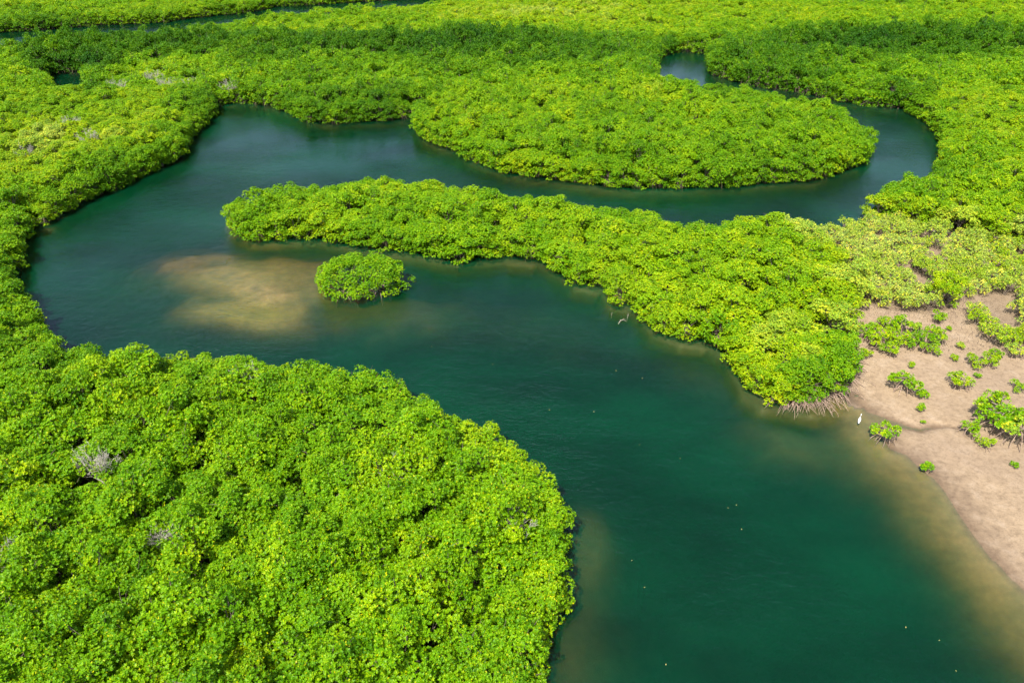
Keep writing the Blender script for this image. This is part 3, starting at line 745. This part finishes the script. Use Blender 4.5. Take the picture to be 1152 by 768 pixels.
# ------------------------------------------------------------------ egret
M_FEATHER = plain('white_feather', (.82,.82,.80)); M_BEAK = plain('beak_horn', (.55,.38,.06), .4); M_LEG = plain('dark_leg', (.03,.03,.028), .5)
ex, ey = px(966, 475, 0)
eg = empty('egret', (ex, ey, gh(ex, ey)), R_(60))
def loft(name, rings, material, n=12):
    P_ = [(p, r0) for p, r0 in rings]
    Vs, Fs = [], []
    pts_ = np.array([p for p, _ in P_], float); T = unit(np.gradient(pts_, axis=0))
    for (p, (ra, rb)), tt in zip(P_, T):
        a_ = np.array([0, 1., 0]); b2 = np.cross(tt, a_)
        for s in range(n):
            an = 2*math.pi*s/n; Vs.append(np.array(p) + a_*ra*math.cos(an) + b2*rb*math.sin(an))
    for i in range(len(P_)-1):
        for s in range(n): Fs.append((i*n+s, i*n+(s+1) % n, (i+1)*n+(s+1) % n, (i+1)*n+s))
    me_ = make_mesh(name, Vs, Fs, material); me_.polygons.foreach_set('use_smooth', np.ones(len(me_.polygons), bool)); return me_
body = loft('body', [((-.40,0,.40),(.004,.004)),((-.34,0,.43),(.035,.02)),((-.24,0,.50),(.075,.06)),((-.10,0,.57),(.10,.09)),((.03,0,.62),(.095,.095)),((.12,0,.68),(.06,.065)),((.17,0,.75),(.034,.036)),
    ((.16,0,.83),(.024,.026)),((.11,0,.90),(.021,.022)),((.10,0,.97),(.022,.022)),((.13,0,1.03),(.024,.024)),((.17,0,1.06),(.032,.032)),((.22,0,1.055),(.026,.022)),((.25,0,1.05),(.008,.008))], M_FEATHER)
part('body', body, eg)
part('beak', loft('beak', [((.24,0,1.05),(.012,.014)),((.31,0,1.04),(.008,.009)),((.38,0,1.025),(.002,.002))], M_BEAK, 8), eg)
for s in (-1, 1):
    part('wing', loft('wing', [((-.42,s*.02,.42),(.006,.01)),((-.28,s*.055,.49),(.02,.055)),((-.08,s*.085,.58),(.026,.085)),((.08,s*.07,.65),(.02,.05)),((.12,s*.05,.67),(.006,.01))], M_FEATHER, 10), eg)
    lg = [([(0,s*.04,.52),(.02,s*.04,.40),(-.01,s*.04,.27),(.0,s*.04,.0)], [.016,.010,.010,.008])]
    for a_ in (-.5, 0, .5, math.pi): lg.append(([(0,s*.04,.008),(math.cos(a_)*.05,s*.04+math.sin(a_)*.05,.01),(math.cos(a_)*.10,s*.04+math.sin(a_)*.10,.004)], [.006,.005,.003]))
    part('leg', tubes_mesh('leg', lg, M_LEG, 6), eg)
tag(eg, 'white egret standing in the shallows beside the bare mangrove roots', 'egret')

# ------------------------------------------------------------------ driftwood snags off the spit
M_SNAG = bark_material('wet_wood', (.16,.13,.10), (.42,.37,.30), 7)
def snag(a, b_, segs, lb, rad=.06):
    x, y = px(a, b_, 0)
    ps = [(np.array(s_, float), np.linspace(rad*f, rad*f*.45, len(s_))) for s_, f in segs]
    o = bpy.data.objects.new('driftwood', tubes_mesh('driftwood', ps, M_SNAG, 7)); COL.objects.link(o); o.location = (x, y, 0); o.scale = (.72, .72, .72)
    tag(o, lb, 'driftwood', 'snags off the spit')
snag(700, 361, [([(-.65,-.5,-.25),(-.3,-.15,.16),(.1,.0,.22),(.45,-.05,.10),(.75,.1,-.2)],1.2),([(.0,.0,.2),(.25,.2,.3),(.5,.25,.22)],.6),([(-.3,-.15,.16),(-.35,.1,.3)],.5)], 'low arched driftwood branch lying in the water off the spit')
snag(706, 357, [([(-.05,0,-.5),(.0,0,.1),(.1,.05,.45),(.05,.1,.7)],.9),([(.02,0,.3),(-.15,.05,.55)],.5)], 'upright forked snag just right of the arched driftwood')
snag(688, 354, [([(0,0,-.6),(.02,0,.0),(.05,.02,.42)],.8)], 'single short stake of dead wood left of the arched driftwood')
# fallen leaves afloat
M_FL = plain('yellow_leaf', (.42,.36,.11), .5)
fl_v = [(0,0,.012),(.07,.035,.018),(.15,.0,.012),(.07,-.035,.018)]
fl = make_mesh('floating_leaf', fl_v + [(x, y, z-.006) for x, y, z in fl_v], [(0,1,2,3),(7,6,5,4),(0,4,5,1),(1,5,6,2),(2,6,7,3),(3,7,4,0)], M_FL)
fl_px = [(486,390,'above the foreground edge'),(554,410,'in mid channel, left one'),(694,417,'in mid channel, right one'),(722,425,'right of the mid channel pair'),(619,461,'in the channel centre'),(669,463,'in the channel, right of centre'),(720,500,'below the channel centre'),
         (765,515,'where the channel widens'),(820,571,'left one of the close pair'),(828,567,'right one of the close pair'),(834,594,'just below the close pair'),(710,630,'near the grey shoal'),(726,660,'right of the grey shoal'),(749,748,'near the bottom of the frame'),
         (1056,720,'in the lower right water'),(1019,706,'left of the lower right one'),(1076,755,'in the bottom right corner')]
for a, b_, lb in fl_px:
    x, y = px(a, b_, 0); o = bpy.data.objects.new('floating_leaf', fl); COL.objects.link(o); o.location = (x, y, 0); o.rotation_euler = (0, 0, a); s_ = 1.2 + (a % 5)*.12; s_ *= .60; o.scale = (s_, s_, s_)
    tag(o, 'yellow fallen leaf floating ' + lb, 'leaf', 'fallen leaves afloat on the channel')

# several of one description: say which, counted along the photo's width
ORD = ['leftmost', 'second from left', 'third from left', 'fourth from left', 'fifth from left', 'sixth from left', 'seventh from left', 'eighth from left', 'ninth from left',
       'tenth from left', 'eleventh from left', 'twelfth from left', 'thirteenth from left', 'fourteenth from left', 'fifteenth from left', 'sixteenth from left', 'seventeenth from left', 'eighteenth from left', 'nineteenth from left', 'twentieth from left']
same = {}
for o in COL.objects:
    if o.parent is None and o.get('category') in ('mangrove tree', 'scrub bush'): same.setdefault(o['label'], []).append(o)
for lb_, os_ in same.items():
    if len(os_) > 1 and len(os_) <= len(ORD):
        for o, w_ in zip(sorted(os_, key=lambda o: to_px(o.location.x, o.location.y, 2.5)[0]), ORD):
            if len((lb_ + ' ' + w_).split()) <= 16: o['label'] = lb_ + ', ' + w_
print('largest same-label set', max(len(v_) for v_ in same.values()))

# ------------------------------------------------------------------ light, sky, camera
Ldir = Vector((.32, .55, -1.0)).normalized()
sun = bpy.data.lights.new('sun', 'SUN'); sun.energy = 4.2; sun.angle = R_(.53); sun.color = (1.0, .955, .87)
so = bpy.data.objects.new('sun', sun); COL.objects.link(so); so.rotation_euler = Ldir.to_track_quat('-Z', 'Y').to_euler(); so.location = (0, 0, 90)
S = -Ldir
world = bpy.data.worlds.new('World'); scene.world = world; world.use_nodes = True; nt = world.node_tree; nt.nodes.clear()
sky = nt.nodes.new('ShaderNodeTexSky'); sky.sky_type = 'NISHITA'; sky.sun_disc = False
sky.sun_elevation = math.asin(S.z); sky.sun_rotation = math.atan2(S.x, S.y); sky.air_density = 1.0; sky.dust_density = 2.2; sky.altitude = 0
bg = nt.nodes.new('ShaderNodeBackground'); bg.inputs[1].default_value = .122; wo = nt.nodes.new('ShaderNodeOutputWorld')
nt.links.new(sky.outputs[0], bg.inputs[0]); nt.links.new(bg.outputs[0], wo.inputs[0])
cam = bpy.data.cameras.new('camera'); cam.sensor_width = 36; cam.lens = FPX/1152*36; cam.clip_end = 12000; cam.clip_start = .5
co = bpy.data.objects.new('camera', cam); COL.objects.link(co); co.location = (0, 0, CAM_H); co.rotation_euler = (math.pi/2 - PITCH, 0, 0); scene.camera = co
vs = scene.view_settings; vs.view_transform = 'Standard'; vs.look = 'None'; vs.gamma = 1; vs.exposure = 1.02; vs.use_curve_mapping = False
scene.render.engine = 'CYCLES'; cy = scene.cycles
cy.max_bounces = 5; cy.diffuse_bounces = 2; cy.glossy_bounces = 2; cy.transmission_bounces = 2; cy.transparent_max_bounces = 6; cy.volume_bounces = 0
cy.use_denoising = True; cy.use_adaptive_sampling = True; cy.adaptive_threshold = .02; cy.caustics_reflective = False; cy.caustics_refractive = False
